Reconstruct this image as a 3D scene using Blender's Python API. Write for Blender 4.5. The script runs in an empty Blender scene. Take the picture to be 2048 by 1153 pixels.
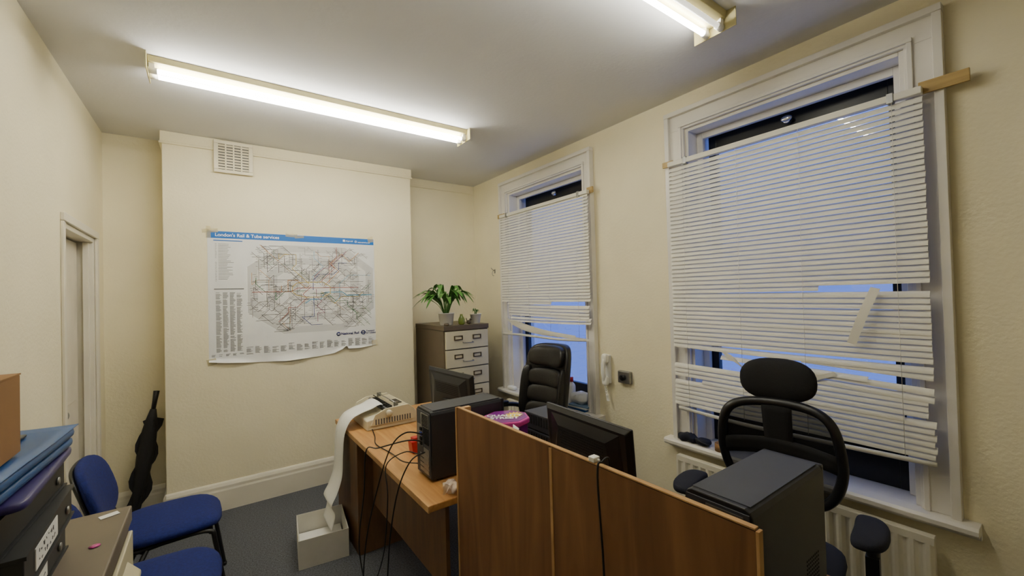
import bpy, math, random
from mathutils import Vector, Matrix, Euler
random.seed(7)
sc=bpy.context.scene
COL=sc.collection
# ------------------------------------------------------------------ materials
def lin(c):
    return tuple(((x/255)/12.92 if x/255<=.04045 else ((x/255+.055)/1.055)**2.4) for x in c)+(1,)
def mat(name,rgb,rough=.6,metal=0,bump=None,var=None,emit=0,alpha=None,spec=.5,coat=0):
    m=bpy.data.materials.new(name);m.use_nodes=True
    nt=m.node_tree;b=nt.nodes["Principled BSDF"];L=nt.links
    c=lin(rgb)
    b.inputs["Base Color"].default_value=c
    b.inputs["Roughness"].default_value=rough;b.inputs["Metallic"].default_value=metal
    b.inputs["Specular IOR Level"].default_value=spec
    if coat:b.inputs["Coat Weight"].default_value=coat
    tc=nt.nodes.new("ShaderNodeTexCoord")
    if var is None: var=(6,.06)
    n=nt.nodes.new("ShaderNodeTexNoise");n.inputs["Scale"].default_value=var[0];n.inputs["Detail"].default_value=5
    L.new(tc.outputs["Object"],n.inputs["Vector"])
    r=nt.nodes.new("ShaderNodeValToRGB")
    r.color_ramp.elements[0].position=.3;r.color_ramp.elements[1].position=.7
    a=var[1]
    r.color_ramp.elements[0].color=(c[0]*(1-a),c[1]*(1-a),c[2]*(1-a*1.2),1)
    r.color_ramp.elements[1].color=(min(1,c[0]*(1+a)),min(1,c[1]*(1+a)),min(1,c[2]*(1+a)),1)
    L.new(n.outputs["Fac"],r.inputs["Fac"]);L.new(r.outputs["Color"],b.inputs["Base Color"])
    if bump:
        n2=nt.nodes.new("ShaderNodeTexNoise");n2.inputs["Scale"].default_value=bump[0];n2.inputs["Detail"].default_value=4
        L.new(tc.outputs["Object"],n2.inputs["Vector"])
        bp=nt.nodes.new("ShaderNodeBump");bp.inputs["Strength"].default_value=bump[1];bp.inputs["Distance"].default_value=bump[2] if len(bump)>2 else .004
        L.new(n2.outputs["Fac"],bp.inputs["Height"]);L.new(bp.outputs["Normal"],b.inputs["Normal"])
    if emit:
        b.inputs["Emission Color"].default_value=c;b.inputs["Emission Strength"].default_value=emit
    if alpha is not None: b.inputs["Alpha"].default_value=alpha
    return m
def wood(name,c1,c2,scale=(1,1,1),rough=.45,coat=.1):
    m=bpy.data.materials.new(name);m.use_nodes=True
    nt=m.node_tree;b=nt.nodes["Principled BSDF"];L=nt.links
    b.inputs["Roughness"].default_value=rough;b.inputs["Coat Weight"].default_value=coat
    tc=nt.nodes.new("ShaderNodeTexCoord");mp=nt.nodes.new("ShaderNodeMapping")
    mp.inputs["Scale"].default_value=scale
    n=nt.nodes.new("ShaderNodeTexNoise");n.inputs["Scale"].default_value=2.2;n.inputs["Detail"].default_value=8;n.inputs["Distortion"].default_value=.9
    r=nt.nodes.new("ShaderNodeValToRGB")
    e=r.color_ramp.elements
    e[0].position=.28;e[0].color=lin(c1);e[1].position=.72;e[1].color=lin(c2)
    L.new(tc.outputs["Object"],mp.inputs["Vector"]);L.new(mp.outputs["Vector"],n.inputs["Vector"])
    L.new(n.outputs["Fac"],r.inputs["Fac"]);L.new(r.outputs["Color"],b.inputs["Base Color"])
    bp=nt.nodes.new("ShaderNodeBump");bp.inputs["Strength"].default_value=.06;bp.inputs["Distance"].default_value=.002
    L.new(n.outputs["Fac"],bp.inputs["Height"]);L.new(bp.outputs["Normal"],b.inputs["Normal"])
    return m
def see_through(name,rgb,f,rough=.5,glossy=False):
    m=bpy.data.materials.new(name);m.use_nodes=True
    nt=m.node_tree;L=nt.links;nt.nodes.clear()
    o=nt.nodes.new("ShaderNodeOutputMaterial");mx=nt.nodes.new("ShaderNodeMixShader")
    t=nt.nodes.new("ShaderNodeBsdfTransparent")
    g=nt.nodes.new("ShaderNodeBsdfGlossy" if glossy else "ShaderNodeBsdfPrincipled")
    (g.inputs["Color"] if glossy else g.inputs["Base Color"]).default_value=lin(rgb)
    g.inputs["Roughness"].default_value=rough
    mx.inputs[0].default_value=f
    L.new(t.outputs[0],mx.inputs[1]);L.new(g.outputs[0],mx.inputs[2]);L.new(mx.outputs[0],o.inputs[0])
    return m
M={}
M['wall']=mat("cream_wall_paint",(236,227,196),.75,bump=(60,.4,.005),var=(1.3,.07))
M['ceil']=mat("grey_white_ceiling_paint",(222,222,224),.85,bump=(45,.2,.005),var=(1.0,.05))
M['carpet']=mat("dark_grey_carpet",(84,86,94),.95,bump=(300,.6,.004),var=(120,.5))
M['gloss']=mat("cream_gloss_paint",(230,224,206),.35,var=(3,.05),bump=(12,.15))
M['white']=mat("white_gloss_paint",(232,228,220),.3,var=(4,.04),bump=(14,.15))
M['doorp']=mat("pale_door_paint",(226,218,200),.45,var=(3,.08))
M['black']=mat("black_sash_paint",(16,16,18),.35)
M['glass']=see_through("window_glass",(255,255,255),.06,.02,True)
M['slat']=mat("white_blind_slat",(226,223,212),.5,var=(9,.02))
M['batten']=wood("yellow_pine_batten",(158,130,72),(188,160,98),(3,1,20))
M['tube']=mat("lit_fluorescent_tube",(255,252,240),.4,emit=27,var=(1,0))
M['tube_dim']=mat("faint_glow_fluorescent_tube",(245,240,222),.3,emit=.6,var=(1,0))  # second tube: weak emission puts a faint glow into its material
M['fit']=mat("yellowed_enamel",(192,182,134),.4,var=(6,.08))
M['plas_cream']=mat("aged_cream_plastic",(222,215,190),.45,var=(8,.05))
M['plas_white']=mat("white_plastic",(244,243,238),.35)
M['plas_black']=mat("black_plastic",(24,24,27),.38,bump=(400,.1,.001))
M['case']=mat("black_satin_case",(34,35,40),.42,var=(5,.12))
M['case_top']=mat("dark_charcoal_case",(60,62,70),.5,var=(5,.12))
M['steel']=mat("zinc_steel",(150,150,148),.35,metal=.8,var=(20,.1))
M['darkhole']=mat("dark_perforation",(8,8,9),.8)
M['chrome']=mat("chrome",(210,210,212),.15,metal=1)
M['screen']=mat("dark_screen",(10,10,13),.15)
M['ply']=wood("brown_plywood",(108,72,42),(140,98,60),(7,7,.7),.6,.0)
M['plyedge']=wood("pale_plywood_edge",(166,124,76),(200,160,106),(3,3,3),.6,0)
M['oak']=wood("orange_oak_laminate",(176,124,68),(204,156,94),(14,1.0,14),.45,.1)
M['pedw']=wood("brown_laminate",(94,68,44),(122,90,58),(8,8,1),.5,.0)
M['cab']=mat("olive_brown_steel",(96,84,68),.45,var=(5,.08))
M['cabtop']=mat("grey_brown_steel",(110,99,86),.4,var=(4,.1))
M['cream_steel']=mat("cream_steel",(206,198,168),.42,var=(6,.06))
M['brass']=mat("bronze_trim",(84,68,38),.45,metal=.4)
M['leather']=mat("black_leather",(24,23,24),.33,bump=(60,.3,.003))
M['fab_black']=mat("black_fabric",(22,22,25),.85,bump=(260,.5,.002))
M['fab_navy']=mat("navy_black_fabric",(26,28,42),.85,bump=(260,.5,.002))
M['mesh']=see_through("black_chair_mesh",(14,14,16),.86,.7)
M['fab_blue']=mat("royal_blue_fabric",(12,30,106),.9,bump=(300,.6,.003),var=(90,.22))
M['paper']=mat("white_paper",(240,240,238),.6,var=(3,.02))
M['paper2']=mat("poster_paper",(228,229,230),.38,var=(3,.03),bump=(5,.35,.012))
M['card']=mat("brown_cardboard",(152,112,68),.8,var=(10,.08))
M['cardw']=mat("white_cardboard",(218,215,206),.7,var=(6,.08))
M['bluef']=mat("blue_polypropylene",(4,72,136),.42,var=(4,.2))
M['purplef']=mat("purple_polypropylene",(44,32,100),.45,var=(4,.15))
M['boxfile']=mat("black_box_file",(30,31,34),.5,var=(12,.2))
M['purple']=mat("purple_tin",(128,32,140),.3,coat=.4)
M['pink']=mat("magenta_tin_rim",(206,64,156),.3)
M['yellow']=mat("yellow_print",(244,210,60),.4)
M['red']=mat("red_plastic",(190,24,28),.35)
M['leaf']=mat("green_leaf",(72,122,52),.4,var=(30,.35))
M['soil']=mat("soil",(50,36,26),.95)
M['greeng']=mat("green_glass",(120,140,60),.2)
M['umb']=mat("black_umbrella_cloth",(20,20,23),.6,bump=(30,.3))
M['inkw']=mat("white_ink",(250,250,250),.5,var=(1,0))
M['bluep']=mat("blue_print",(14,104,190),.4,var=(2,.03))
M['grey1']=mat("grey_print",(204,204,204),.5,var=(1,0))
M['grey2']=mat("pale_grey_print",(222,222,222),.5,var=(1,0))
M['ink']=mat("dark_ink",(96,96,98),.5,var=(1,0))
M['inkg']=mat("grey_ink",(98,99,103),.5,var=(1,0))
M['tape']=see_through("yellowed_tape",(226,212,160),.4,.3)
M['bag']=see_through("clear_plastic_bag",(240,225,212),.6,.45)
M['vent']=mat("vent_enamel",(230,222,196),.4,var=(8,.08))
M['cord']=mat("dark_cable",(18,18,19),.5)
M['bluecon']=mat("blue_connector",(30,60,170),.4)
M['cloud']=mat("pale_books",(120,150,180),.6)
# ------------------------------------------------------------------ builder
def cr(pts,n=8,closed=False):
    P=[Vector(p) for p in pts];out=[];N=len(P)
    rng=range(N) if closed else range(N-1)
    for i in rng:
        if closed: a,b,c,d=P[(i-1)%N],P[i],P[(i+1)%N],P[(i+2)%N]
        else: a,b,c,d=P[max(i-1,0)],P[i],P[i+1],P[min(i+2,N-1)]
        for k in range(n):
            t=k/n
            out.append(.5*((2*b)+(c-a)*t+(2*a-5*b+4*c-d)*t*t+(3*b-a-3*c+d)*t**3))
    if not closed: out.append(P[-1])
    return out
class B:
    def __init__(s): s.v=[];s.f=[];s.m=[];s.s=[]
    def add(s,vs,fs,mi=0,sm=False,X=None):
        o=len(s.v)
        for p in vs:
            p=Vector(p)
            if X is not None:p=X@p
            s.v.append(p)
        for f in fs:
            s.f.append([i+o for i in f]);s.m.append(mi);s.s.append(sm)
        return s
    def box(s,a,b,mi=0,X=None):
        x0,y0,z0=a;x1,y1,z1=b
        if x0>x1:x0,x1=x1,x0
        if y0>y1:y0,y1=y1,y0
        if z0>z1:z0,z1=z1,z0
        v=[(x0,y0,z0),(x1,y0,z0),(x1,y1,z0),(x0,y1,z0),(x0,y0,z1),(x1,y0,z1),(x1,y1,z1),(x0,y1,z1)]
        return s.add(v,[(0,3,2,1),(4,5,6,7),(0,1,5,4),(1,2,6,5),(2,3,7,6),(3,0,4,7)],mi,False,X)
    def tube(s,pts,r,n=8,mi=0,closed=False,sm=True,flat=None):
        P=[Vector(p) for p in pts];N=len(P);vs=[];up=None
        for i,p in enumerate(P):
            if closed: t=P[(i+1)%N]-P[i-1]
            else: t=P[min(i+1,N-1)]-P[max(i-1,0)]
            if t.length<1e-9:t=Vector((0,0,1))
            t.normalize()
            if up is None:
                up=Vector((0,0,1)) if abs(t.z)<.9 else Vector((1,0,0))
            up=(up-t*up.dot(t))
            if up.length<1e-6: up=Vector((0,1,0))-t*t.y
            up.normalize();w=t.cross(up)
            rr=r[i] if isinstance(r,(list,tuple)) else r
            for k in range(n):
                a=2*math.pi*k/n
                vs.append(p+up*(math.cos(a)*rr)+w*(math.sin(a)*rr*(flat or 1)))
        fs=[]
        for i in range(N if closed else N-1):
            j=(i+1)%N
            for k in range(n):
                l=(k+1)%n
                fs.append((i*n+k,i*n+l,j*n+l,j*n+k))
        if not closed:
            fs.append(tuple(range(n-1,-1,-1)));fs.append(tuple((N-1)*n+k for k in range(n)))
        return s.add(vs,fs,mi,sm)
    def cyl(s,a,b,r0,r1=None,n=20,mi=0,sm=True):
        if r1 is None:r1=r0
        return s.tube([a,b],[r0,r1],n,mi,sm=sm)
    def lathe(s,prof,c=(0,0,0),n=24,mi=0,sm=True):
        vs=[];fs=[]
        for r,z in prof:
            for k in range(n):
                a=2*math.pi*k/n;vs.append((c[0]+r*math.cos(a),c[1]+r*math.sin(a),c[2]+z))
        for i in range(len(prof)-1):
            for k in range(n):
                l=(k+1)%n;fs.append((i*n+k,i*n+l,(i+1)*n+l,(i+1)*n+k))
        fs.append(tuple(range(n-1,-1,-1)));fs.append(tuple((len(prof)-1)*n+k for k in range(n)))
        return s.add(vs,fs,mi,sm)
    def sup(s,c,r,e1=.5,e2=.5,nu=28,nv=16,mi=0,fn=None,X=None):
        def pw(a,e): return math.copysign(abs(a)**e,a)
        vs=[];fs=[]
        for j in range(nv+1):
            ph=-math.pi/2+math.pi*j/nv
            for i in range(nu):
                th=2*math.pi*i/nu
                p=Vector((r[0]*pw(math.cos(ph),e1)*pw(math.cos(th),e2),r[1]*pw(math.cos(ph),e1)*pw(math.sin(th),e2),r[2]*pw(math.sin(ph),e1)))
                p+=Vector(c)
                if fn:p=fn(p)
                vs.append(p)
        for j in range(nv):
            for i in range(nu):
                k=(i+1)%nu
                fs.append((j*nu+i,j*nu+k,(j+1)*nu+k,(j+1)*nu+i))
        return s.add(vs,fs,mi,True,X)
    def prism(s,poly,vec,mi=0,sm=False,X=None):
        n=len(poly);P=[Vector(p) for p in poly];V=Vector(vec)
        vs=P+[p+V for p in P]
        fs=[tuple(range(n-1,-1,-1)),tuple(range(n,2*n))]+[(i,(i+1)%n,n+(i+1)%n,n+i) for i in range(n)]
        return s.add(vs,fs,mi,sm,X)
    def grid(s,fn,nu,nv,mi=0,sm=True):
        vs=[fn(i/nu,j/nv) for j in range(nv+1) for i in range(nu+1)]
        fs=[(j*(nu+1)+i,j*(nu+1)+i+1,(j+1)*(nu+1)+i+1,(j+1)*(nu+1)+i) for j in range(nv) for i in range(nu)]
        return s.add(vs,fs,mi,sm)
    def obj(s,name,mats,parent=None,bevel=0,solid=0,loc=(0,0,0),rot=(0,0,0),sub=0,fixn=True):
        me=bpy.data.meshes.new(name)
        me.from_pydata([tuple(p) for p in s.v],[],s.f);me.update()
        for m in (mats if isinstance(mats,(list,tuple)) else [mats]): me.materials.append(M[m])
        for p,mi,sm in zip(me.polygons,s.m,s.s): p.material_index=mi;p.use_smooth=sm
        if fixn:
            import bmesh
            bm=bmesh.new();bm.from_mesh(me);bmesh.ops.recalc_face_normals(bm,faces=bm.faces);bm.to_mesh(me);bm.free()
        o=bpy.data.objects.new(name,me);COL.objects.link(o)
        o.location=loc;o.rotation_euler=rot
        if parent:o.parent=parent
        if solid:
            md=o.modifiers.new("solid","SOLIDIFY");md.thickness=solid;md.offset=0
        if bevel:
            md=o.modifiers.new("bevel","BEVEL");md.width=bevel;md.segments=2;md.limit_method='ANGLE';md.angle_limit=.7
        if sub:
            md=o.modifiers.new("sub","SUBSURF");md.levels=sub;md.render_levels=sub
        return o
def thing(name,label,cat,loc=(0,0,0),rz=0,group=None,rot=None):
    e=bpy.data.objects.new(name,None);COL.objects.link(e);e.empty_display_size=.05
    e.location=loc;e.rotation_euler=rot or (0,0,rz)
    e["label"]=label;e["category"]=cat
    if group:e["group"]=group
    return e
def tag(o,label,cat,group=None):
    o["label"]=label;o["category"]=cat
    if group:o["group"]=group
    return o
def struct(o): o["kind"]="structure";return o
def text(body,size,m,parent,loc,rot,name="lettering",align='LEFT',bold=0,ext=0):
    c=bpy.data.curves.new("t","FONT");c.body=body;c.size=size;c.align_x=align;c.offset=bold;c.extrude=ext
    o=bpy.data.objects.new("t",c);COL.objects.link(o);bpy.context.view_layer.update()
    me=bpy.data.meshes.new_from_object(o.evaluated_get(bpy.context.evaluated_depsgraph_get()))
    bpy.data.objects.remove(o);me.materials.clear();me.materials.append(M[m])
    q=bpy.data.objects.new(name,me);COL.objects.link(q);q.location=loc;q.rotation_euler=rot
    if parent:q.parent=parent
    return q
Xl,Xr,Yb,Yc,Hc,Yn=-.636,2.513,4.227,3.961,2.868,-1.9
C0,C1=-.28,1.628
# ------------------------------------------------------------------ shell
struct(B().box((Xl-.6,Yn-.1,-.1),(Xr+.3,Yb+.1,0)).obj("floor","carpet"))
struct(B().box((Xl-.6,Yn-.1,Hc),(Xr+.3,Yb+.1,Hc+.1)).obj("ceiling","ceil"))
struct(B().box((Xl-.6,Yb,0),(Xr+.3,Yb+.1,Hc)).obj("wall_back","wall"))
struct(B().box((C0,Yc,0),(C1,Yb,Hc)).obj("wall_chimney","wall",bevel=.006))
b=B()
b.box((C0-.010,Yc-.010,2.79),(C1+.010,Yb-.012,Hc-.001)).box((C0-.016,Yc-.016,2.774),(C1+.016,Yb-.012,2.7899))
struct(b.obj("trim_2","wall",bevel=.004))
b=B().box((C1+.017,Yb-.010,2.79),(Xr-.001,Yb,Hc-.001)).box((C1+.017,Yb-.016,2.774),(Xr-.001,Yb,2.7899))
struct(b.obj("trim_3","wall",bevel=.004))
struct(B().box((Xl-.6,Yn-.1,0),(Xr+.3,Yn,Hc)).obj("wall_near","wall"))
D0,D1,DH=3.18,3.94,2.05
b=B().box((Xl-.12,Yn,0),(Xl,D0,Hc)).box((Xl-.12,D1,0),(Xl,Yb,Hc)).box((Xl-.12,D0,DH),(Xl,D1,Hc))
struct(b.obj("wall_left","wall"))
H=[(.47,1.53),(2.45,3.53)];ZS,ZT=.62,2.64
b=B()
ys=[Yn,H[0][0],H[0][1],H[1][0],H[1][1],Yb]
for i in (0,2,4): b.box((Xr,ys[i],0),(Xr+.3,ys[i+1],Hc))
for i in (1,3): b.box((Xr,ys[i],0),(Xr+.3,ys[i+1],ZS-.03)).box((Xr,ys[i],ZT),(Xr+.3,ys[i+1],Hc))
struct(b.obj("wall_right","wall"))
struct(B().box((Xl-.6,D0-.5,0),(Xl-.55,Yb,Hc)).box((Xl-.6,D0-.55,0),(Xl-.12,D0-.5,Hc)).obj("wall_hallway","doorp"))
b=B()
b.box((Xl-.13,D0+.001,0),(Xl+.010,D0+.03,DH-.001)).box((Xl-.13,D1-.03,0),(Xl+.001,D1-.001,DH-.001)).box((Xl-.131,D0+.030,DH-.03),(Xl+.002,D1-.030,DH-.001))
b.box((Xl+.0005,D0-.03,0),(Xl+.014,D0,DH)).box((Xl+.0005,D1,0),(Xl+.016,D1+.05,DH)).box((Xl+.0005,D0-.031,DH+.0005),(Xl+.018,D1+.051,DH+.045))
b.box((Xl-.05,D1-.05,0),(Xl-.02,D1-.0305,DH-.031))
struct(b.obj("trim_1","gloss",bevel=.003))
b=B()
b.box((Xl-.115,D0+.04,.01),(Xl-.075,D1-.051,DH-.04))
for z0,z1 in ((.2,.85),(1.0,1.85)):
    for y0,y1 in ((D0+.12,D0+.32),(D0+.40,D0+.6)):
        b.box((Xl-.0749,y0,z0),(Xl-.067,y1,z1))
b.cyl((Xl-.075,D0+.1,1.0),(Xl-.03,D0+.1,1.0),.012,mi=1).sup((Xl-.02,D0+.1,1.0),(.022,.028,.028),1,1,mi=1)
struct(b.obj("door_1",["doorp","steel"],bevel=.003))
def bb(name,a,c,n):
    a=Vector((*a,0));c=Vector((*c,0));n=Vector((*n,0))
    prof=[(0,0),(.022,0),(.022,.15),(.018,.165),(.018,.185),(.010,.205),(.004,.215),(0,.215)]
    P=[a+n*d+Vector((0,0,z)) for d,z in prof]
    struct(B().prism(P,c-a).obj(name,"gloss"))
bb("baseboard_chimney",(C0-.0,Yc),(C1,Yc),(0,-1))
bb("baseboard_chimney_side",(C0,Yc),(C0,Yb),(-1,0))
bb("baseboard_back",(Xl,Yb),(C0-.022,Yb),(0,-1))
bb("baseboard_recess",(C1,Yb),(Xr,Yb),(0,-1))
bb("baseboard_left",(Xl,Yn),(Xl,D0-.035),(1,0))
bb("baseboard_right",(Xr,Yn),(Xr,Yb-.022),(-1,0))
# ------------------------------------------------------------------ windows
def window(name,y0,y1,ya,yb):
    b=B();zt=ZT
    top=2.765
    for (p,q,e0,e1) in ((ya+.002,y0-.001,ya,ya+.03),(y1+.001,yb-.002,yb-.03,yb)):
        b.box((Xr-.022,p,ZS+.006),(Xr+.001,q,zt)).box((Xr-.045,e0,ZS+.0055),(Xr+.0005,e1,top-.031))
        m=(y0-.03,y0-.012) if e0==ya else (y1+.012,y1+.03)
        b.box((Xr-.034,m[0],ZS+.0057),(Xr+.0007,m[1],zt+.011))
    b.box((Xr-.0215,ya+.003,zt+.0003),(Xr+.001,yb-.003,top-.002)).box((Xr-.0465,ya-.001,top-.03),(Xr+.0003,yb+.001,top)).box((Xr-.0345,y0-.031,zt+.012),(Xr+.0008,y1+.031,zt+.03))
    b.box((Xr-.001,y0+.0005,ZS+.006),(Xr+.28,y0+.02,zt-.0005)).box((Xr-.001,y1-.02,ZS+.006),(Xr+.28,y1-.0005,zt-.0005)).box((Xr-.0012,y0+.0205,zt-.02),(Xr+.28,y1-.0205,zt-.001))
    b.box((Xr+.10,y0+.0203,ZS+.006),(Xr+.13,y0+.06,zt-.021)).box((Xr+.10,y1-.06,ZS+.006),(Xr+.13,y1-.0203,zt-.021)).box((Xr+.101,y0+.0601,zt-.06),(Xr+.129,y1-.0601,zt-.021))
    a,c=y0+.05,y1-.05
    mid=1.66
    for x,z0,z1,bt,tt in ((Xr+.19,mid-.03,zt-.03,.05,.12),(Xr+.14,ZS+.005,mid+.03,.17,.05)):
        b.box((x,a,z0),(x+.04,a+.05,z1),1).box((x,c-.05,z0),(x+.04,c,z1),1)
        b.box((x+.001,a+.0501,z0),(x+.039,c-.0501,z0+bt),1).box((x+.001,a+.0501,z1-tt),(x+.039,c-.0501,z1),1)
        b.box((x+.018,a+.05,z0+bt),(x+.022,c-.05,z1-tt),2)
    b.prism([(Xr+.0005,y0+.0007,ZS-.03),(Xr+.28,y0+.0007,ZS-.03),(Xr+.28,y0+.0007,ZS+.004),(Xr+.0005,y0+.0007,ZS+.004)],(0,y1-y0-.0014,0))
    P=[(Xr+.0003,0,ZS+.005),(Xr-.07,0,ZS+.005),(Xr-.082,0,ZS-.006),(Xr-.082,0,ZS-.024),(Xr-.07,0,ZS-.034),(Xr-.03,0,ZS-.034),(Xr-.022,0,ZS-.06),(Xr+.0003,0,ZS-.06)]
    b.prism([(p[0],ya-.05,p[2]) for p in P],(0,yb-ya+.1,0))
    ym=(a+c)/2
    b.cyl((Xr+.15,ym,zt-.09),(Xr+.19,ym,zt-.09),.02,mi=3).sup((Xr+.15,ym,zt-.085),(.012,.03,.018),1,1,mi=3)
    struct(b.obj(name,["white","black","glass","chrome"],bevel=.002))
window("window_1",H[0][0],H[0][1],.345,1.655)
window("window_2",H[1][0],H[1][1],2.335,3.645)
# ------------------------------------------------------------------ blinds
def blind(label,y0,y1,zt,bats,rows,rail,extras,lad):
    X=Xr-.078
    e=thing("venetian_blind",label,"window blind",(X,(y0+y1)/2,zt),group="damaged white venetian blinds")
    def L(p): return Vector(p)-Vector((X,(y0+y1)/2,zt))
    def bx(bb_,a,c,mi=0): bb_.box(tuple(L(a)),tuple(L(c)),mi)
    for (q0,q1,hh) in bats:
        b=B();bx(b,(Xr-.0475,q0,zt+.012-hh),(Xr-.060,q1,zt+.012+hh))
        b.obj("wooden_batten","batten",e,bevel=.002)["label"]="yellow pine batten"
    b=B();bx(b,(X-.016,y0,zt-.018),(X+.0165,y1,zt+.012))
    b.obj("headrail","slat",e,bevel=.002)
    for yy in (y0+.1,y1-.12):
        b=B();bx(b,(X-.019,yy-.012,zt-.026),(X+.01,yy+.012,zt+.018));b.obj("mounting_bracket","steel",e,bevel=.002)
    b=B();w=.0152
    for (z,segs) in rows:
        for (s0,s1,fz0,fz1,sag,tl) in segs:
            n=max(3,int((s1-s0)/.08))
            ph=random.uniform(0,6)
            def fn(u,v):
                yy=s0+(s1-s0)*u
                zz=z+fz0*(1-u)+fz1*u-sag*4*u*(1-u)+.0002*math.sin(yy*7+ph)
                tt=math.radians(tl);a=(v-.5)*2
                cx=.0040*(1-a*a)
                return L((X+a*w*math.cos(tt)-cx*math.sin(tt),yy,zz+a*w*math.sin(tt)+cx*math.cos(tt)))
            b.grid(fn,n,4)
    for ex in extras:
        pts=[Vector(p) for p in ex[0]];wd=Vector(ex[1])
        pts=cr(pts,5)
        nn=len(pts)-1
        b.grid(lambda u,v:L(pts[round(u*nn)]+wd*(v-.5)),nn,1)
    b.obj("slats","slat",e,fixn=False)
    if rail:
        b=B();b.tube([L(p) for p in cr(rail,6)],.011,8,flat=.5);b.obj("bottom_rail","slat",e)
    for (yy,z1) in lad:
        b=B()
        b.tube([L((X-.018,yy,zt-.02)),L((X-.019,yy+.003,(zt+z1)/2)),L((X-.018,yy,z1))],.0011,5)
        b.obj("ladder_cord","slat",e)
    return e
rows=[]
z=2.40-.025
random.seed(3)
y0,y1=.405,1.605
TT=62;PITCH=.0262
while z>.86:
    j=lambda:random.uniform(-.0015,.0015)
    T=TT+random.uniform(-.3,.3)
    sg=.0005
    if 1.58<z<1.608: segs=[(.80,y1+j(),0,0,sg,T)]
    elif 1.40<z<=1.58:
        dz=-.009 if z>1.5 else -.012
        segs=[(y0+j(),y1+j(),dz,0,sg,T)]
    elif z<=1.265 and z>1.12:
        f=(1.265-z)/.145
        c=1.02-.05*f
        segs=[(y0+j(),c-.12,-.03*f-.008,-.03*f+.015,0,T+6)]
        if f<.25: segs=[(y0+j(),y1+j(),-.015,0,.005,T)]
        if .45<f<.62: segs=[(.62,1.30,-.03,.0,.0,T-12)]
    elif z<=1.12 and z>1.055: segs=[(y0+.02+j(),y1+j(),-.02,.0,sg,T)]
    elif z<=1.055 and z>1.02: segs=[(.50,1.42,-.02,-.005,0,T)]
    elif z<=1.02: segs=[(y0+j()*3,y1+j()*3,-.006,.0,sg,T)]
    else: segs=[(y0+j(),y1+j(),0,0,sg,T)]
    rows.append((z,segs));z-=PITCH
Xb=Xr-.078
ext=[]
for i in range(5):
    ext.append(([(Xb-.005-i*.004,1.30-.01*i,1.235-i*.006),(Xb-.012,1.22-.01*i,1.20-i*.010),(Xb-.02,1.17-.012*i,1.14-i*.012),(Xb-.02,1.14-.012*i,1.07-i*.01)],(0,.010,.018)))
for i in range(5):
    ext.append(([(Xb-.01-i*.004,.97-.012*i,1.03+i*.006),(Xb-.014,.90-.014*i,1.10+i*.008),(Xb-.01,.82-.02*i,1.145+i*.008)],(0,.010,.018)))
ext.append(([(Xb-.03,.575,1.585),(Xb-.05,.62,1.46),(Xb-.045,.665,1.33)],(0,.034,.010)))
blind("wide white venetian blind with torn and missing slats, near window",y0,y1,2.415,[(.27,.42,.026),(1.59,1.665,.018)],rows,
      [(Xb,y0,.845),(Xb,.8,.835),(Xb,1.2,.83),(Xb,y1-.02,.845)],ext,[(.50,.86),(.86,.86),(1.17,.86),(1.5,.86)])
rows=[];z=2.375;y0,y1=2.33,3.565
while z>1.34:
    T=TT+random.uniform(-.3,.3);j=lambda:random.uniform(-.002,.002)
    if z>1.535: segs=[(y0+j(),y1+j(),0,0,.0005,T)]
    elif z>1.51: segs=[(2.80,y1-.1,0,0,.0,T)]
    elif z>1.40: segs=[(y0+.02+j(),y1-.12+j(),-.012+random.uniform(-.006,.006),0,.002,T)]
    else: segs=[(y0+j(),y1-.15,.0+random.uniform(-.02,.005),-.01,.006,T-15)]
    rows.append((z,segs));z-=PITCH
ext=[]
for i in range(7):
    a=random.uniform(-.03,.03)
    ext.append(([(Xb-.01,3.50-.03*i,1.36-.008*i+a*.3),(Xb-.02,3.36-.04*i,1.30+a*.4),(Xb-.02,3.15-.07*i,1.25+a*.5),(Xb-.01,2.9-.1*i,1.225+a*.4)],(0,.004,.02)))
for i in range(3):
    ext.append(([(Xb-.01,3.55-.02*i,1.30),(Xb-.02,3.47,1.25-.01*i),(Xb-.02,3.38,1.20+.012*i)],(0,.006,.02)))
blind("white venetian blind with tangled lower slats at the far window",y0,y1,2.40,[(2.295,2.36,.024),(3.53,3.645,.020)],rows,
      [(Xb-.01,2.38,1.215),(Xb-.01,2.7,1.20),(Xb-.01,3.2,1.205),(Xb-.01,3.56,1.20)],ext,[(2.45,1.22),(2.8,1.22),(3.1,1.22),(3.42,1.22)])
# ------------------------------------------------------------------ ceiling lights
def light(x0,x1,y0,label,lit):
    e=thing("fluorescent_light",label,"ceiling light",((x0+x1)/2,y0+.1,Hc),group="twin fluorescent battens on the ceiling")
    b=B()
    h=(x1-x0)/2
    b.prism([(-h+.003,-.062,-.001),(-h+.003,.062,-.001),(-h+.003,.055,-.03),(-h+.003,.02,-.045),(-h+.003,-.02,-.045),(-h+.003,-.055,-.03)],(2*h-.006,0,0))
    b.obj("batten_body","fit",e,bevel=.002)
    for s in (-1,1):
        b=B();b.box((s*h-.002,-.1,-.085),(s*h+.002,.1,0))
        b.obj("end_plate","fit",e)
    for yy,on in ((-.034,lit[0]),(.034,lit[1])):
        if on is not None:
            b=B();b.cyl((-h+.035,yy,-.068),(h-.035,yy,-.068),.0115,n=16);b.obj("fluorescent_tube","tube" if on else "tube_dim",e)
        for s in (-1,1):
            b=B();b.cyl((s*(h-.005),yy,-.068),(s*(h-.04),yy,-.068),.016,n=16).box((s*(h-.006),yy-.012,-.07),(s*(h-.03),yy+.012,-.03))
            b.obj("lamp_holder","plas_white",e)
light(-.25,1.61,2.735,"long twin fluorescent batten with lit tubes above the desks",(True,True))
light(.10,1.93,.91,"twin fluorescent batten with one lit tube near the window wall",(False,True))
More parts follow.
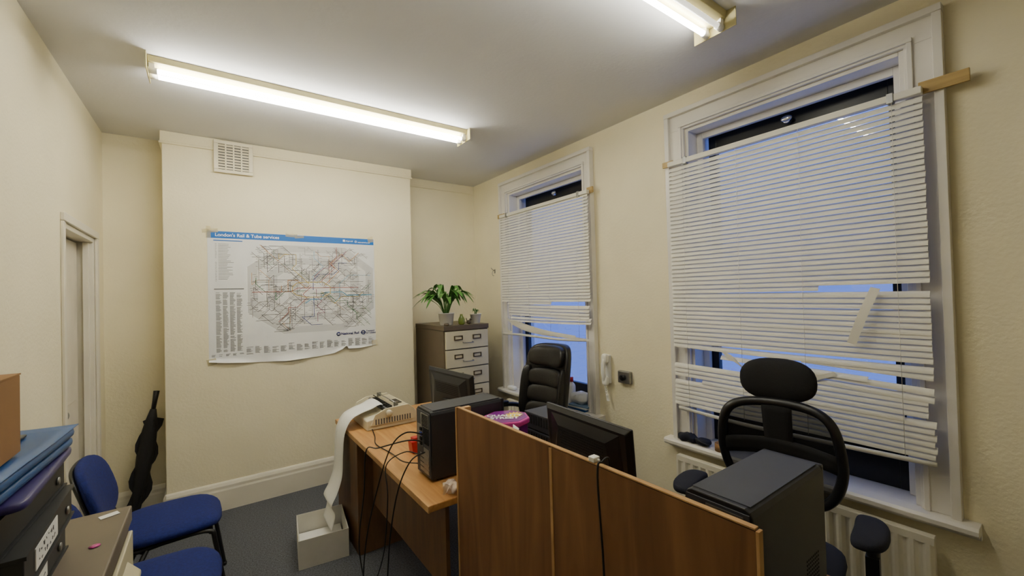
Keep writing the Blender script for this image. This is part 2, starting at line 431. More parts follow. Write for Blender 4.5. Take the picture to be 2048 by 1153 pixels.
# ------------------------------------------------------------------ vent
e=thing("air_vent","square cream louvred vent grille high on the chimney breast","air vent",(.16,Yc-.0165,2.73))
b=B()
for a,c in (((-.13,-.014,-.125),(.13,0,-.1)),((-.13,-.014,.1),(.13,0,.125)),((-.13,-.014,-.1),(-.1,0,.1)),((.1,-.014,-.1),(.13,0,.1))): b.box(a,c)
b.box((-.125,.0,-.12),(.125,.0163,.03))
b.obj("vent_frame","vent",e,bevel=.004)
b=B().box((-.1,-.003,-.1),(.1,-.001,.1));b.obj("vent_backing","ink",e)
b=B()
for i in range(9):
    zz=-.088+i*.022
    b.prism([(-.1,-.012,zz-.006),(-.1,-.005,zz+.008),(-.1,-.004,zz+.008),(-.1,-.010,zz-.008)],(.2,0,0))
for xx in (-.052,-.0,.052): b.box((xx-.005,-.0135,-.1),(xx+.005,-.003,.1))
b.obj("louvres","vent",e)
# ------------------------------------------------------------------ map poster
e=thing("map_poster","large white rail network map poster with blue header, taped up","poster",(0,Yc-.0003,1.15))
def P2(u,v,d=0): return (u,-d,v)
edge=[(-.015,-.01),(.1,-.025),(.25,-.04),(.5,-.055),(.77,-.045),(.88,-.03),(.95,.0),(.985,.03),(1.0,0.0),(1.10,-.005),(1.255,.01)]
def eb(u):
    for (a,za),(c,zc) in zip(edge,edge[1:]):
        if u<=c: return za+(zc-za)*(u-a)/(c-a)
    return .01
b=B()
def sheet(u,v):
    uu=-.018+1.272*u;bt=eb(uu)
    if v<.25: vv=bt+(.015-bt)*(v/.25) if bt<.015 else bt;f=1-v/.25
    else: vv=max(bt,.015)+(1-max(bt,.015))*((v-.25)/.75);f=0
    out=.0012+f*f*(.016+.010*math.sin(uu*14)) 
    return Vector((uu,-out,vv))
b.grid(sheet,120,16);b.obj("paper_sheet","paper2",e,fixn=False)
b=B();b.box((-.018,-.0022,.945),(1.25,-.0016,.999));b.obj("header_band","bluep",e)
text("London's Rail & Tube services",.036,"inkw",e,(.03,-.003,.960),(math.pi/2,0,0),bold=.0004)
text("tfl.gov.uk",.017,"inkw",e,(1.0,-.003,.967),(math.pi/2,0,0),bold=.0003)
text("nationalrail.co.uk",.016,"inkw",e,(1.105,-.003,.960),(math.pi/2,0,0),bold=.0003)
b=B().box((.975,-.0032,.964),(.994,-.0028,.983));b.obj("header_logo","inkw",e)
b=B().tube([(1.088+.008*math.cos(a*.785),-.003,.969+.008*math.sin(a*.785)) for a in range(8)],.0025,4,closed=True);b.obj("header_logo","inkw",e)
def octo(cx,cz,rx,rz,d,c=.45): 
    return [P2(cx+x*rx,cz+z_*rz,d) for x,z_ in ((-1,c),(-c,1),(c,1),(1,c),(1,-c),(c,-1),(-c,-1),(-1,-c))]
b=B();cx,cz=.74,.54
for i,(rx,rz,mi) in enumerate(((.50,.37,0),(.43,.315,1),(.37,.265,0),(.29,.21,1),(.21,.15,0),(.12,.08,1))):
    b.add(octo(cx,cz,rx,rz,.0016+i*.0001,.5),[(7,6,5,4,3,2,1,0)],mi)
b.obj("fare_zones",["grey1","grey2"],e)
cols=[(98,97,98),(178,104,100),(204,180,90),(84,138,102),(66,86,150),(130,182,210),(204,146,90),(160,108,138),(124,124,126)]
for i,c in enumerate(cols): M['ln%d'%i]=mat("network_ink_%d"%i,c,.5,var=(1,0))
M['lnb']=mat("dark_blue_ink",(24,34,104),.5,var=(1,0))
b=B()
def strip(pts,w,mi,d):
    for p,q in zip(pts,pts[1:]):
        dx,dz=q[0]-p[0],q[1]-p[1];l=math.hypot(dx,dz)
        if l<1e-6: continue
        nx,nz=-dz/l*w/2,dx/l*w/2;ex,ez=dx/l*w*.3,dz/l*w*.3
        b.add([P2(p[0]+nx-ex,p[1]+nz-ez,d),P2(p[0]-nx-ex,p[1]-nz-ez,d),P2(q[0]-nx+ex,q[1]-nz+ez,d),P2(q[0]+nx+ex,q[1]+nz+ez,d)],[(0,1,2,3)],mi)
random.seed(11)
marks=[]
def wander(p,ang,steps,w,mi,d):
    pts=[p];x,z_=p
    for s in range(steps):
        l=random.uniform(.04,.12)
        x2=x+math.cos(ang*math.pi/4)*l;z2=z_+math.sin(ang*math.pi/4)*l
        if not(.25<x2<1.23 and .19<z2<.91): break
        for q in range(int(l/.018)):
            t=(q+.5)*.018/l;marks.append((x+(x2-x)*t,z_+(z2-z_)*t))
        x,z_=x2,z2;pts.append((x,z_))
        base=round(math.atan2(z_-cz,x-cx)/(math.pi/4))
        ang=base+random.choice([-2,-1,0,0,1,2])
    strip(pts,w,mi,d)
for i in range(95):
    a=random.uniform(0,6.283)
    r=random.uniform(.03,.36)
    p=(cx+math.cos(a)*r*1.3,cz+math.sin(a)*r)
    if not(.26<p[0]<1.22 and .2<p[1]<.9): continue
    wander(p,round(a/.785)+random.choice([-1,0,1]),random.randint(3,8),random.choice([.0024,.0030]),random.choice([0,0,0,0,0,8,8,8,6,3]),.0026+i*.00001)
for i in range(1,8):
    a=i*1.13
    wander((cx+.08*math.cos(a),cz+.06*math.sin(a)),round(a/.785),7,.0040,i,.0037)
    wander((cx-.05*math.sin(a*2),cz+.04*math.cos(a)),round(a/.785)+4,6,.0040,i,.0037)
strip([(.56,.56),(.59,.59),(.66,.60),(.80,.60),(.86,.56),(.86,.50),(.80,.47),(.66,.47),(.59,.49),(.56,.52),(.56,.56)],.005,2,.0038)
strip([(.27,.52),(.55,.52),(.6,.55),(.92,.55),(1.1,.55)],.0045,1,.0039)
strip([(.66,.42),(.70,.45),(.78,.45),(.82,.51),(.96,.51),(1.0,.48),(1.22,.48)],.009,5,.0036)
b.obj("network_lines",["ln%d"%i for i in range(9)],e)
b=B()
for (x,z_) in marks:
    if random.random()<.7:
        w=random.uniform(.012,.026);s=random.choice([-1,1]);b.box((x+s*.006,-.0042,z_-.001),(x+s*(.006+w),-.0040,z_+.001))
b.obj("station_names","ink",e)
b=B()
def column(u,v0,v1,w,st=.0062):
    v=v1
    while v>v0:
        if random.random()<.93:b.box((u,-.0024,v-.0013),(u+w*random.uniform(.55,1),-.0021,v+.0013))
        v-=st
for uu in (0.03,.075,.12,.165): column(uu,.06,.52,.038)
column(.05,.60,.90,.10,.012);column(.03,.60,.90,.012,.012)
for i in range(17):
    column(.225+i*.06,.022,.078+random.uniform(-.01,.01),.048)
for i in range(5): column(.0+.045*i,.022,.04,.03)
b.box((.02,-.0024,.545),(.215,-.0021,.552))
b.obj("index_text","inkg",e)
b=B().box((.02,-.0026,.924),(.21,-.0023,.931));b.obj("key_bar","bluep",e)
text("National Rail",.030,"lnb",e,(.945,-.0045,.125),(math.pi/2,0,0),bold=.0008)
text("Transport\nfor London",.019,"lnb",e,(1.165,-.0045,.140),(math.pi/2,0,0),bold=.0005)
b=B();b.tube([(1.138+.017*math.cos(a*.524),-.005,.135+.017*math.sin(a*.524)) for a in range(12)],.0036,4,closed=True).box((1.115,-.0085,.132),(1.161,-.0045,.138))
b.obj("roundel_logo","lnb",e)
b=B().lathe([(.018,0),(.018,.001)],n=20);b.obj("rail_logo_disc","lnb",e,loc=(.922,-.0044,.135),rot=(math.pi/2,0,0))
b=B().box((.911,-.0075,.130),(.933,-.0056,.1325)).box((.911,-.0075,.1375),(.933,-.0056,.140)).box((.919,-.0075,.1325),(.9225,-.0056,.1375))
b.obj("rail_logo","inkw",e)
for (u,v,w,h,r) in ((0.0,1.0,.10,.03,.1),(-.01,.99,.03,.09,0),(.56,.995,.09,.028,-.05),(.62,.985,.07,.02,.1),(1.22,.995,.05,.05,.2),(1.24,.03,.05,.05,.1),(0,-.01,.06,.05,.2)):
    b=B()
    c,s=math.cos(r),math.sin(r)
    b.add([P2(u+x*c-y*s,v+x*s+y*c,.0045) for x,y in ((-w/2,-h/2),(w/2,-h/2),(w/2,h/2),(-w/2,h/2))],[(0,1,2,3)])
    b.obj("sticky_tape","tape",e)
# ------------------------------------------------------------------ far filing cabinet
def cabinet(x0,y0,w,d,h,nd,label,top="cab"):
    e=thing("filing_cabinet",label,"filing cabinet",(x0+w/2,y0+d/2,0))
    b=B();b.box((-w/2,-d/2+.02,0.0),(w/2,d/2,h-.046)).box((-w/2-.003,-d/2,h-.045),(w/2+.003,d/2,h),1)
    b.obj("cabinet_body",["cab",top],e,bevel=.003)
    dh=(h-.1)/nd
    for i in range(nd):
        z0=.05+i*dh
        b=B();b.box((-w/2+.012,-d/2-.006,z0+.005),(w/2-.012,-d/2+.018,z0+dh-.005))
        dr=b.obj("drawer","cream_steel",e,bevel=.003)
        zc=z0+dh*.62
        for sx in (-.10,.10):
            b=B()
            for a,c in (((sx-.045,-.014,zc-.02),(sx+.045,-.006,zc-.014)),((sx-.045,-.014,zc+.014),(sx+.045,-.006,zc+.02)),((sx-.045,-.014,zc-.014),(sx-.038,-.006,zc+.014)),((sx+.038,-.014,zc-.014),(sx+.045,-.006,zc+.014))):
                b.box((a[0],a[1]-d/2,a[2]),(c[0],c[1]-d/2,c[2]))
            b.box((sx-.03,-d/2-.009,zc-.012),(sx+.03,-d/2-.006,zc+.012),1)
            b.obj("label_holder",["brass","cream_steel"],dr)
        b=B();b.tube(cr([(-.05,-d/2-.004,zc-.045),(-.045,-d/2-.03,zc-.05),(.045,-d/2-.03,zc-.05),(.05,-d/2-.004,zc-.045)],4),.005,8)
        b.obj("handle","steel",dr)
    return e
cabinet(1.735,3.50,.48,.66,1.32,7,"tall brown steel filing cabinet with cream drawers, in the corner")
def pot(name,label,cat,loc,r0,r1,h,m="plas_white",spread=.2,hgt=.2,n=0,seed=1,lw=(.018,.028)):
    e=thing(name,label,cat,loc)
    b=B();b.lathe([(r0*.9,0),(r0,.004),(r1,h),(r1*1.06,h),(r1*1.06,h+.006),(r1*.95,h+.006),(r1*.93,h-.012)],n=24);b.obj("pot",m,e)
    b=B();b.lathe([(.001,h-.014),(r1*.93,h-.014),(r1*.9,h-.010),(.001,h-.008)]);b.obj("soil","soil",e)
    if n:
        random.seed(seed);b=B()
        for i in range(n):
            a=i*2.4+random.uniform(-.3,.3);l=random.uniform(.5,1)
            sp=spread*l;hh=hgt*(1.15-.5*l)*random.uniform(.75,1.1)
            tip=Vector((math.cos(a)*sp,math.sin(a)*sp,h+hh*random.uniform(.3,.9)))
            midp=Vector((math.cos(a)*sp*.55,math.sin(a)*sp*.55,h+hh))
            st=Vector((math.cos(a)*r0*.3,math.sin(a)*r0*.3,h-.01))
            q=Vector((math.cos(a)*sp*.25,math.sin(a)*sp*.25,h+hh*.6))
            b.tube(cr([st,q,midp],4),.0025,5)
            pts=cr([q,midp,(midp+tip)/2+Vector((0,0,.02)),tip],4)
            side=Vector((-math.sin(a),math.cos(a),0));N=len(pts)-1
            ww=random.uniform(*lw)
            def fn(u,v):
                k=round(u*N);w=ww*math.sin(math.pi*min(.999,max(.02,u)))**.8*(1.15-u*.5)
                s=(v-.5)*2
                return pts[k]+side*(s*w)+Vector((0,0,abs(s)*w*.35))
            b.grid(fn,N,2)
        b.obj("leaves","leaf",e,fixn=False)
    return e
pot("potted_plant","leafy green houseplant in a white pot on the filing cabinet","plant",(1.83,3.64,1.32),.062,.075,.11,n=44,spread=.36,hgt=.28,seed=4,lw=(.020,.032))
pot("plant_pot","small white pot with a tiny succulent on the cabinet","plant pot",(2.13,3.60,1.32),.042,.056,.09,n=7,spread=.05,hgt=.05,seed=6,lw=(.006,.01))
tag(B().lathe([(.02,0),(.03,.01),(.032,.05),(.014,.085),(.012,.10)],n=16).obj("glass_jar","greeng",loc=(1.95,3.56,1.32)),"small green glass jar on the filing cabinet","jar")
b=B();b.sup((0,0,.02),(.025,.02,.02),1,1).sup((.02,0,.045),(.012,.012,.012),1,1).cyl((-.02,0,.03),(-.03,0,.06),.004)
tag(b.obj("figurine","cab",loc=(2.03,3.56,1.32)),"small brown animal figurine on the cabinet","figurine")
b=B().lathe([(.022,0),(.025,.015),(.018,.025)],n=14);tag(b.obj("trinket_dish","cab",loc=(1.78,3.54,1.32)),"small brown dish on the filing cabinet edge","dish")
# ------------------------------------------------------------------ umbrella
e=thing("umbrella","folded black umbrella leaning in the chimney recess","umbrella",(-.475,4.08,.015))
p0=Vector((0,0,0));p1=Vector((.135,.05,.93))
def up_(t): return p0+(p1-p0)*t
b=B();pts=[up_(t) for t in [0,.1,.2,.3,.4,.5,.6,.7,.78,.86]]
b.tube(pts,[.010,.026,.034,.040,.046,.050,.050,.044,.034,.018],10,flat=.8)
for k in range(4):
    aa=k*1.5+.4
    b.grid(lambda u,v:up_(.15+.65*u)+Vector((math.cos(aa),math.sin(aa)*.6,-.4))*(.03+.045*v*abs(math.sin(u*8+k))),12,3)
b.obj("canopy","umb",e)
b=B();b.tube([up_(-.01),up_(.9)],.004,8);b.obj("shaft","steel",e)
b=B();b.tube([up_(.86),up_(.92),up_(1.0)],[.014,.015,.019],10);b.obj("handle","plas_black",e)
# ------------------------------------------------------------------ radiators
def radiator(y0,y1,z0,z1):
    e=thing("radiator","white corrugated panel radiator below the window sill","radiator",(Xr-.078,(y0+y1)/2,z0),group="panel radiators under the windows")
    w=y1-y0;h=z1-z0
    b=B();N=int(w/.0125)
    prof=[]
    for i in range(N+1):
        yy=-w/2+w*i/N;ph=i%4
        prof.append((-.028 if ph in (1,2) else -.014,yy))
    vs=[(x,y,.03) for x,y in prof]+[(x,y,h-.03) for x,y in prof]
    n=len(prof);b.add(vs,[(i,i+1,n+i+1,n+i) for i in range(n-1)])
    b.box((-.012,-w/2,.0),(.014,w/2,h)).box((-.024,-w/2-.001,h-.035),(-.0121,w/2+.001,h-.001)).box((-.024,-w/2-.001,.001),(-.0121,w/2+.001,.035))
    b.obj("radiator_panel","gloss",e,bevel=.002)
    b=B();b.cyl((0,-w/2-.03,.03),(0,-w/2+.01,.03),.012).cyl((0,-w/2-.03,.05),(0,-w/2-.03,-z0+.0),.008).sup((0,-w/2-.03,.06),(.018,.018,.03),.6,1)
    b.obj("valve","plas_white",e)
    for yy in (-w/2+.15,w/2-.15):
        b=B().box((.014,yy-.02,.15),(.076,yy+.02,h-.05));b.obj("wall_bracket","steel",e)
radiator(.42,1.60,.09,.545)
radiator(2.50,3.50,.09,.545)
# ------------------------------------------------------------------ wall phone, switch, hook
e=thing("intercom_handset","white wall intercom phone with coiled cord between the windows","intercom",(Xr,2.25,1.0))
b=B().box((-.028,-.045,-.11),(0,.03,.11));b.obj("base","plas_white",e,bevel=.008)
b=B();b.sup((-.052,-.025,.085),(.022,.026,.036),.6,.6).sup((-.052,-.025,-.085),(.022,.026,.036),.6,.6)
b.tube(cr([(-.055,-.025,.09),(-.072,-.025,.04),(-.072,-.025,-.04),(-.055,-.025,-.09)],6),.017,10)
b.obj("handset","plas_white",e)
pts=[]
for i in range(150):
    t=i/149;a=t*24*2*math.pi
    pts.append((-.03+.009*math.cos(a)-.01*math.sin(t*3.1),.0+.035*math.sin(t*3.14)*-1+.009*math.sin(a),-.12-.12*math.sin(t*math.pi)))
b=B().tube(pts,.0022,5);b.obj("coiled_cord","plas_white",e)
e=thing("wall_switch","grey metal wall switch box with black knob","switch",(Xr,2.065,.96))
b=B().box((-.035,-.055,-.045),(0,.055,.045));b.obj("switch_box","steel",e,bevel=.006)
b=B().cyl((-.035,0,0),(-.055,0,0),.022).box((-.062,-.006,-.018),(-.05,.006,.018));b.obj("knob","plas_black",e)
b=B();b.tube(cr([(0,0,.02),(-.02,0,.02),(-.035,0,-.005),(-.03,0,-.03),(-.015,0,-.035)],5),.003,6).tube(cr([(0,0,.02),(-.03,0,.03),(-.05,.0,.05)],4),.003,6).box((-.003,-.01,-.01),(0,.01,.035))
tag(b.obj("wall_hook","steel",loc=(Xr,3.81,1.84)),"small wire coat hook on the window wall","hook")
# ------------------------------------------------------------------ desks
DX0,DX1,DY0,DY1=.72,1.47,1.635,3.23
e=thing("office_desk","oak-topped office desk with brown pedestal carrying printer","desk",((DX0+DX1)/2,(DY0+DY1)/2,0))
w,l=(DX1-DX0)/2,(DY1-DY0)/2
b=B().box((-w,-l,.70),(w,l,.73));b.obj("desktop","oak",e,bevel=.004)
b=B().box((-w-.002,-l-.001,.701),(-w+.004,l+.001,.7285));b.obj("edge_strip","plyedge",e)
pedw=B().box((-w+.005,l-.52,.0),(w-.15,l-.02,.70));pedw.obj("pedestal","pedw",e,bevel=.003)
for i in range(3):
    z0=.06+i*.21
    b=B().box((w-.15,l-.51,z0),(w-.135,l-.03,z0+.20));dr=b.obj("drawer","oak",e,bevel=.002)
    b=B().tube([(w-.135,l-.34,z0+.1),(w-.115,l-.33,z0+.1),(w-.115,l-.21,z0+.1),(w-.135,l-.2,z0+.1)],.005,6);b.obj("handle","steel",dr)
b=B().box((-w+.1,-l+.05,.3),(-w+.118,l-.52,.70));b.obj("modesty_panel","pedw",e)
for yy in (-l+.05,):
    b=B().box((-w+.06,yy,.0),(w-.06,yy+.03,.04)).box((-w+.3,yy,.04),(w-.3,yy+.03,.7));b.obj("leg_frame","plas_black",e,bevel=.003)
EX0,EX1,EY0,EY1=.895,1.50,.48,1.605
e=thing("office_desk","oak-topped office desk behind the plywood partition","desk",((EX0+EX1)/2,(EY0+EY1)/2,0))
w,l=(EX1-EX0)/2,(EY1-EY0)/2
b=B().box((-w,-l,.70),(w,l,.73));b.obj("desktop","oak",e,bevel=.004)
for yy in (-l+.04,l-.07):
    b=B().box((-w+.04,yy,.0),(w-.06,yy+.03,.04)).box((-w+.22,yy,.04),(w-.22,yy+.03,.7));b.obj("leg_frame","plas_black",e,bevel=.003)
b=B().box((-w+.1,-l+.07,.35),(-w+.118,l-.07,.70));b.obj("modesty_panel","pedw",e)
# partition
e=thing("desk_partition","tall brown plywood desk screen with pale raw edges","partition",(.862,1.01,0),rz=math.atan2(.02,1.21))
b=B().box((-.006,.0065,0),(.008,.5975,1.12));b.obj("plywood_panel","ply",e)
b=B().box((-.006,-.6045,0),(.008,-.0065,1.118));b.obj("plywood_panel","ply",e)
for a,c in (((-.008,-.006,0.0),(.0075,.006,1.1165)),((-.008,.598,0),(.0095,.609,1.121)),((-.007,-.612,0),(.010,-.605,1.12)),((-.0065,-.6045,1.1203),(.0085,.5975,1.1245)),((.010,.585,.0),(.058,.607,1.118)),((.0082,-.03,0),(.034,.03,1.11))):
    b=B().box(a,c);b.obj("edge_batten","plyedge",e,bevel=.001)
# ------------------------------------------------------------------ PC towers
def tower(loc,L,W,Hh,label,rz=0):
    e=thing("desktop_computer",label,"computer",loc,rz=rz,group="black desktop computer towers")
    b=B()
    r=.018
    prof=[(-W/2,0.012),(-W/2,Hh-r),(-W/2+.006,Hh-.006),(-W/2+r,Hh),(W/2-r,Hh),(W/2-.006,Hh-.006),(W/2,Hh-r),(W/2,.012)]
    b.prism([(-L/2+.004,y,z_) for y,z_ in prof],(L-.004,0,0))
    b.obj("case","case",e,bevel=.003)
    b=B().box((-L/2+.02,-W/2+.012,Hh-.001),(L/2-.01,W/2-.012,Hh+.0015));b.obj("top_panel","case_top",e)
    x=-L/2
    b=B().box((x,-W/2+.006,.018),(x+.0035,W/2-.006,Hh-.012))
    b.obj("rear_panel","case_top",e,bevel=.001)
    b=B()
    b.box((x-.002,-W/2+.016,.03),(x-.0001,-W/2+.075,.148),0)
    for i in range(4): b.box((x-.004,-W/2+.02,.035+i*.022),(x-.0021,W/2-.05,.05+i*.022),0)
    b.box((x-.003,-W/2+.085,.15),(x-.0001,W/2-.02,.25),0)
    for i in range(4):
        b.box((x-.008,-W/2+.09,.155+i*.023),(x-.0031,-W/2+.11,.17+i*.023),1 if i!=2 else 2)
    b.box((x-.002,-W/2+.02,Hh-.085),(x-.0001,W/2-.06,Hh-.02),0)
    b.obj("port_plate",["steel","darkhole","bluecon"],e)
    b=B()
    for i in range(11):
        for j in range(8):
            b.cyl((x-.0031,-W/2+.026+i*.0065,Hh-.078+j*.0072),(x-.0021,-W/2+.026+i*.0065,Hh-.078+j*.0072),.0026,n=6,sm=False)
    for i in range(9):
        for j in range(11):
            b.cyl((x-.0031,-W/2+.02+i*.0062,.17+j*.0072),(x-.0005,-W/2+.02+i*.0062,.17+j*.0072),.0024,n=6,sm=False)
    b.obj("fan_grille","darkhole",e)
    for yy in (-W/2+.02,W/2-.035):
        for xx in (-L/2+.04,L/2-.07):
            b=B().box((xx,yy,0),(xx+.03,yy+.015,.0125));b.obj("foot","plas_black",e)
    b=B().box((L/2,-W/2+.003,.014),(L/2+.02,W/2-.003,Hh-.003));b.obj("front_bezel","plas_black",e,bevel=.006)
    b=B()
    for i in range(8):
        for j in range(7):
            xx=L/2-.13+i*.011;zz=.05+j*.011
            b.cyl((xx,-W/2-.0006,zz),(xx,-W/2+.0005,zz),.0036,n=6,sm=False)
    b.obj("side_vent","darkhole",e)
    return e
tower((1.02,1.905,.73),.40,.165,.33,"black desktop computer tower on the oak desk, cables behind")
tower((1.23,.568,.73),.43,.172,.347,"black desktop computer tower beside the plywood screen")
for i in range(3):
    e=thing("small_desktop_computer","slim black desktop computer lying flat beside the sweet tin","computer",(1.425,1.625,.731+i*.087),rz=0,group="slim desktop computers")
    b=B().box((-.10,-.14,.003),(.10,.14,.085));b.obj("case","case_top",e,bevel=.004)
    b=B()
    for k in range(13): b.box((-.1013,-.125+k*.02,.03),(-.1001,-.113+k*.02,.075))
    b.obj("vent_slots","darkhole",e)
# monitors
def monitor(loc,w,h,zc,label,rz=0):
    e=thing("computer_monitor",label,"monitor",loc,rot=(0,-.07,rz),group="black computer monitors seen from behind")
    b=B()
    b.box((0,-w/2,zc-h/2),(.014,w/2,zc+h/2))
    b.obj("bezel","plas_black",e,bevel=.005)
    b=B();a0=-.010
    b.add([(0,-w/2+.004,zc-h/2+.004),(0,w/2-.004,zc-h/2+.004),(0,w/2-.004,zc+h/2-.004),(0,-w/2+.004,zc+h/2-.004),
      (a0,-w/2+.02,zc-h/2+.02),(a0,w/2-.02,zc-h/2+.02),(a0,w/2-.02,zc+h/2-.02),(a0,-w/2+.02,zc+h/2-.02)],
      [(0,1,5,4),(1,2,6,5),(2,3,7,6),(3,0,4,7),(4,5,6,7)])
    a1=-.026
    o=[(a0-.0003,-w*.44,zc-h/2+.03),(a0-.0003,w*.44,zc-h/2+.03),(a0-.0003,w*.40,zc+h/2-.03),(a0-.0003,-w*.40,zc+h/2-.03),
       (a1,-w*.36,zc-h/2+.05),(a1,w*.36,zc-h/2+.05),(a1,w*.28,zc+h/2-.07),(a1,-w*.28,zc+h/2-.07)]
    b.add(o,[(0,1,5,4),(1,2,6,5),(2,3,7,6),(3,0,4,7),(4,5,6,7)])
    b.obj("back_shell","plas_black",e,bevel=.004)
    b=B()
    for i in range(26):
        for j in range(6):
            yy=-w*.25+i*(w*.50)/25;zz=zc+h/2-.14+j*.011
            b.box((a1-.0008,yy-.003,zz-.003),(a1+.001,yy+.003,zz+.003))
    b.obj("vent_holes","darkhole",e)
    b=B().box((.014,-w/2+.015,zc-h/2+.02),(.0152,w/2-.015,zc+h/2-.015));b.obj("screen","screen",e)
    return e
def stand(e,zc):
    b=B();b.box((-.040,-.035,.015),(-.0265,.035,zc-.02)).sup((-.0,0,.013),(.09,.13,.009),.4,.9);b.obj("stand","plas_black",e,bevel=.003)
stand(monitor((1.25,2.42,.731),.52,.31,.24,"black flat monitor behind the computer tower on the desk",rz=.08),.24)
stand(monitor((1.22,1.20,.731),.49,.30,.235,"black flat monitor seen from behind over the plywood screen",rz=-.06),.235)
# ------------------------------------------------------------------ dot matrix printer
e=thing("dot_matrix_printer","aged cream dot-matrix printer feeding fanfold paper on the desk","printer",(.985,3.0,.73))
b=B()
b.prism([(-.17,-.21,0.0),(.17,-.21,0),(.17,-.21,.08),(.13,-.21,.115),(-.02,-.21,.115),(-.06,-.21,.085),(-.17,-.21,.065)],(0,.42,0))
b.obj("printer_body","plas_cream",e,bevel=.006)
for s in (-.221,.211):
    b=B().prism([(-.15,s,.03),(.15,s,.03),(.15,s,.10),(.11,s,.135),(-.05,s,.13),(-.12,s,.10)],(0,.01,0));b.obj("side_cover","plas_cream",e,bevel=.002)
b=B().box((.02,-.2,.1151),(.12,.2,.12))
for i in range(12): b.box((.03+i*.0075,-.19,.1201),(.033+i*.0075,.19,.127))
b.obj("top_cover","plas_cream",e)
b=B().box((-.045,-.18,.100),(.01,.18,.116)).cyl((-.03,-.19,.112),(-.03,.19,.112),.012)
for i in range(8): b.box((-.02,-.17+i*.045,.116),(.01,-.15+i*.045,.128))
b.cyl((.0,-.2,.135),(.0,.2,.135),.004).box((.05,-.12,.1272),(.10,.0,.131))
b.obj("platen","plas_black",e)
b=B().cyl((.03,-.19,.15),(.03,.19,.15),.004)
for s in (-.18,.176): b.box((.02,s,.12),(.05,s+.008,.155))
b.obj("paper_guide","steel",e)
b=B().cyl((-.03,-.215,.10),(-.03,-.245,.10),.02,n=16);b.obj("feed_knob","plas_cream",e)
b=B()
for i in range(14): b.box((-.12+i*.018,-.2235,.035),(-.112+i*.018,-.2213,.07))
b.obj("side_vents","ink",e)
path=cr([(.95,0,.865),(.92,0,.866),(.87,0,.846),(.80,0,.828),(.735,0,.795),(.693,0,.71),(.680,0,.58),(.672,0,.45),(.64,0,.35),(.605,0,.28),(.625,0,.22),(.60,0,.13)],5)
b=B();N=len(path)-1
b.grid(lambda u,v:Vector((path[round(u*N)].x,2.875+.23*v-.01*u,path[round(u*N)].z+.005*math.sin(v*3+u*4))),N,4)
tag(b.obj("fanfold_paper","paper",solid=.0008,fixn=False),"long white fanfold printer paper draping into the box","paper")
e=thing("paper_box","open white cardboard box on the carpet catching printer paper","box",(.56,2.945,0),rz=-.12)
w,l,h=.14,.175,.17
b=B()
b.box((-w,-l,0),(w,l,.006)).box((-w,-l,.0061),(-w+.004,l,h)).box((w-.004,-l,.0061),(w,l,h)).box((-w+.0041,-l,.0061),(w-.0041,-l+.004,h)).box((-w+.0041,l-.004,.0061),(w-.0041,l,h))
b.obj("box_shell","cardw",e)
b=B().box((-w+.012,-l+.015,.0065),(w-.014,l-.015,.05))
b.obj("folded_paper","paper",e)
b=B();b.prism([(-.035,-.03,0),(.035,-.03,0),(.045,-.035,.07),(-.045,-.035,.07)],(0,.06,0)).box((-.03,-.025,.06),(.03,.02,.085))
tag(b.obj("red_tray","red",loc=(.93,2.25,.73),bevel=.004),"small red plastic tray on the desk beside the tower","tray")
b=B();b.sup((0,0,.022),(.03,.04,.022),.9,.8,fn=lambda p:p+Vector((.008*math.sin(p.y*190),.006*math.sin(p.z*210),.006*math.sin(p.x*180))))
b.grid(lambda u,v:Vector((-.01-.045*u,-.02-.03*v+.01*math.sin(u*6),.02+.04*(v)+.01*math.sin(u*5+v*3))),6,6)
tag(b.obj("plastic_bag","bag",loc=(.855,1.69,.731)),"crumpled clear plastic bag at the desk edge","bag")
def cable(pts,label,r=.0035,m="cord",grp="black computer cables"):
    b=B().tube(cr(pts,7),r,6);return tag(b.obj("cable",m),label,"cable",grp)
cable([(.815,1.90,.94),(.74,1.93,.955),(.70,2.03,.86),(.685,2.2,.60),(.66,2.32,.3),(.65,2.36,.01),(.68,2.33,.006)],"thick black cable looping from tower over desk edge")
cable([(.815,1.93,.90),(.76,1.98,.90),(.712,2.25,.80),(.698,2.42,.74),(.69,2.45,.5),(.67,2.5,.2),(.68,2.45,.01)],"black power cable hanging down the desk side")
cable([(.815,1.88,.86),(.74,1.87,.84),(.695,1.92,.70),(.68,2.0,.45),(.66,2.05,.1),(.62,2.2,.008),(.5,2.3,.006)],"black cable dropping from the tower to the carpet")
cable([(.815,1.95,.83),(.78,2.05,.82),(.71,2.12,.75),(.69,2.05,.62),(.685,2.1,.35),(.69,2.25,.12),(.68,2.3,.01)],"thin black cable curling below the desk",.0028)
cable([(.815,1.97,.78),(.78,2.08,.765),(.80,2.3,.737),(.78,2.5,.735),(.82,2.65,.735),(.84,2.77,.745)],"black printer cable lying along the desk top",.003)
b=B().tube(cr([(.90,.82,1.0),(.89,.80,1.13),(.862,.80,1.135),(.842,.80,1.10),(.846,.79,.8),(.838,.80,.4),(.845,.79,.008)],7),.003,6)
tag(b.obj("cable","cord"),"thin black cable draped over the plywood screen","cable","black computer cables")
b=B().box((-.012,-.01,-.006),(.012,.012,.008)).box((.0,-.018,-.003),(.006,.02,.003));tag(b.obj("cable_clip","plas_white",loc=(.868,.835,1.131),bevel=.002),"small pale plug clip on top of the screen","clip")
b=B().box((-.075,-.07,0),(.075,.07,.19));tag(b.obj("storage_carton","card",loc=(1.155,1.695,.731),bevel=.002),"small brown carton holding up the sweet tin","carton")
e=thing("sweet_tin","octagonal purple sweet tin with yellow burst lid","tin",(1.165,1.697,.9225),rz=.35)
def og(r,z_): return [(r*math.cos(math.radians(22.5+45*i)),r*math.sin(math.radians(22.5+45*i)),z_) for i in range(8)]
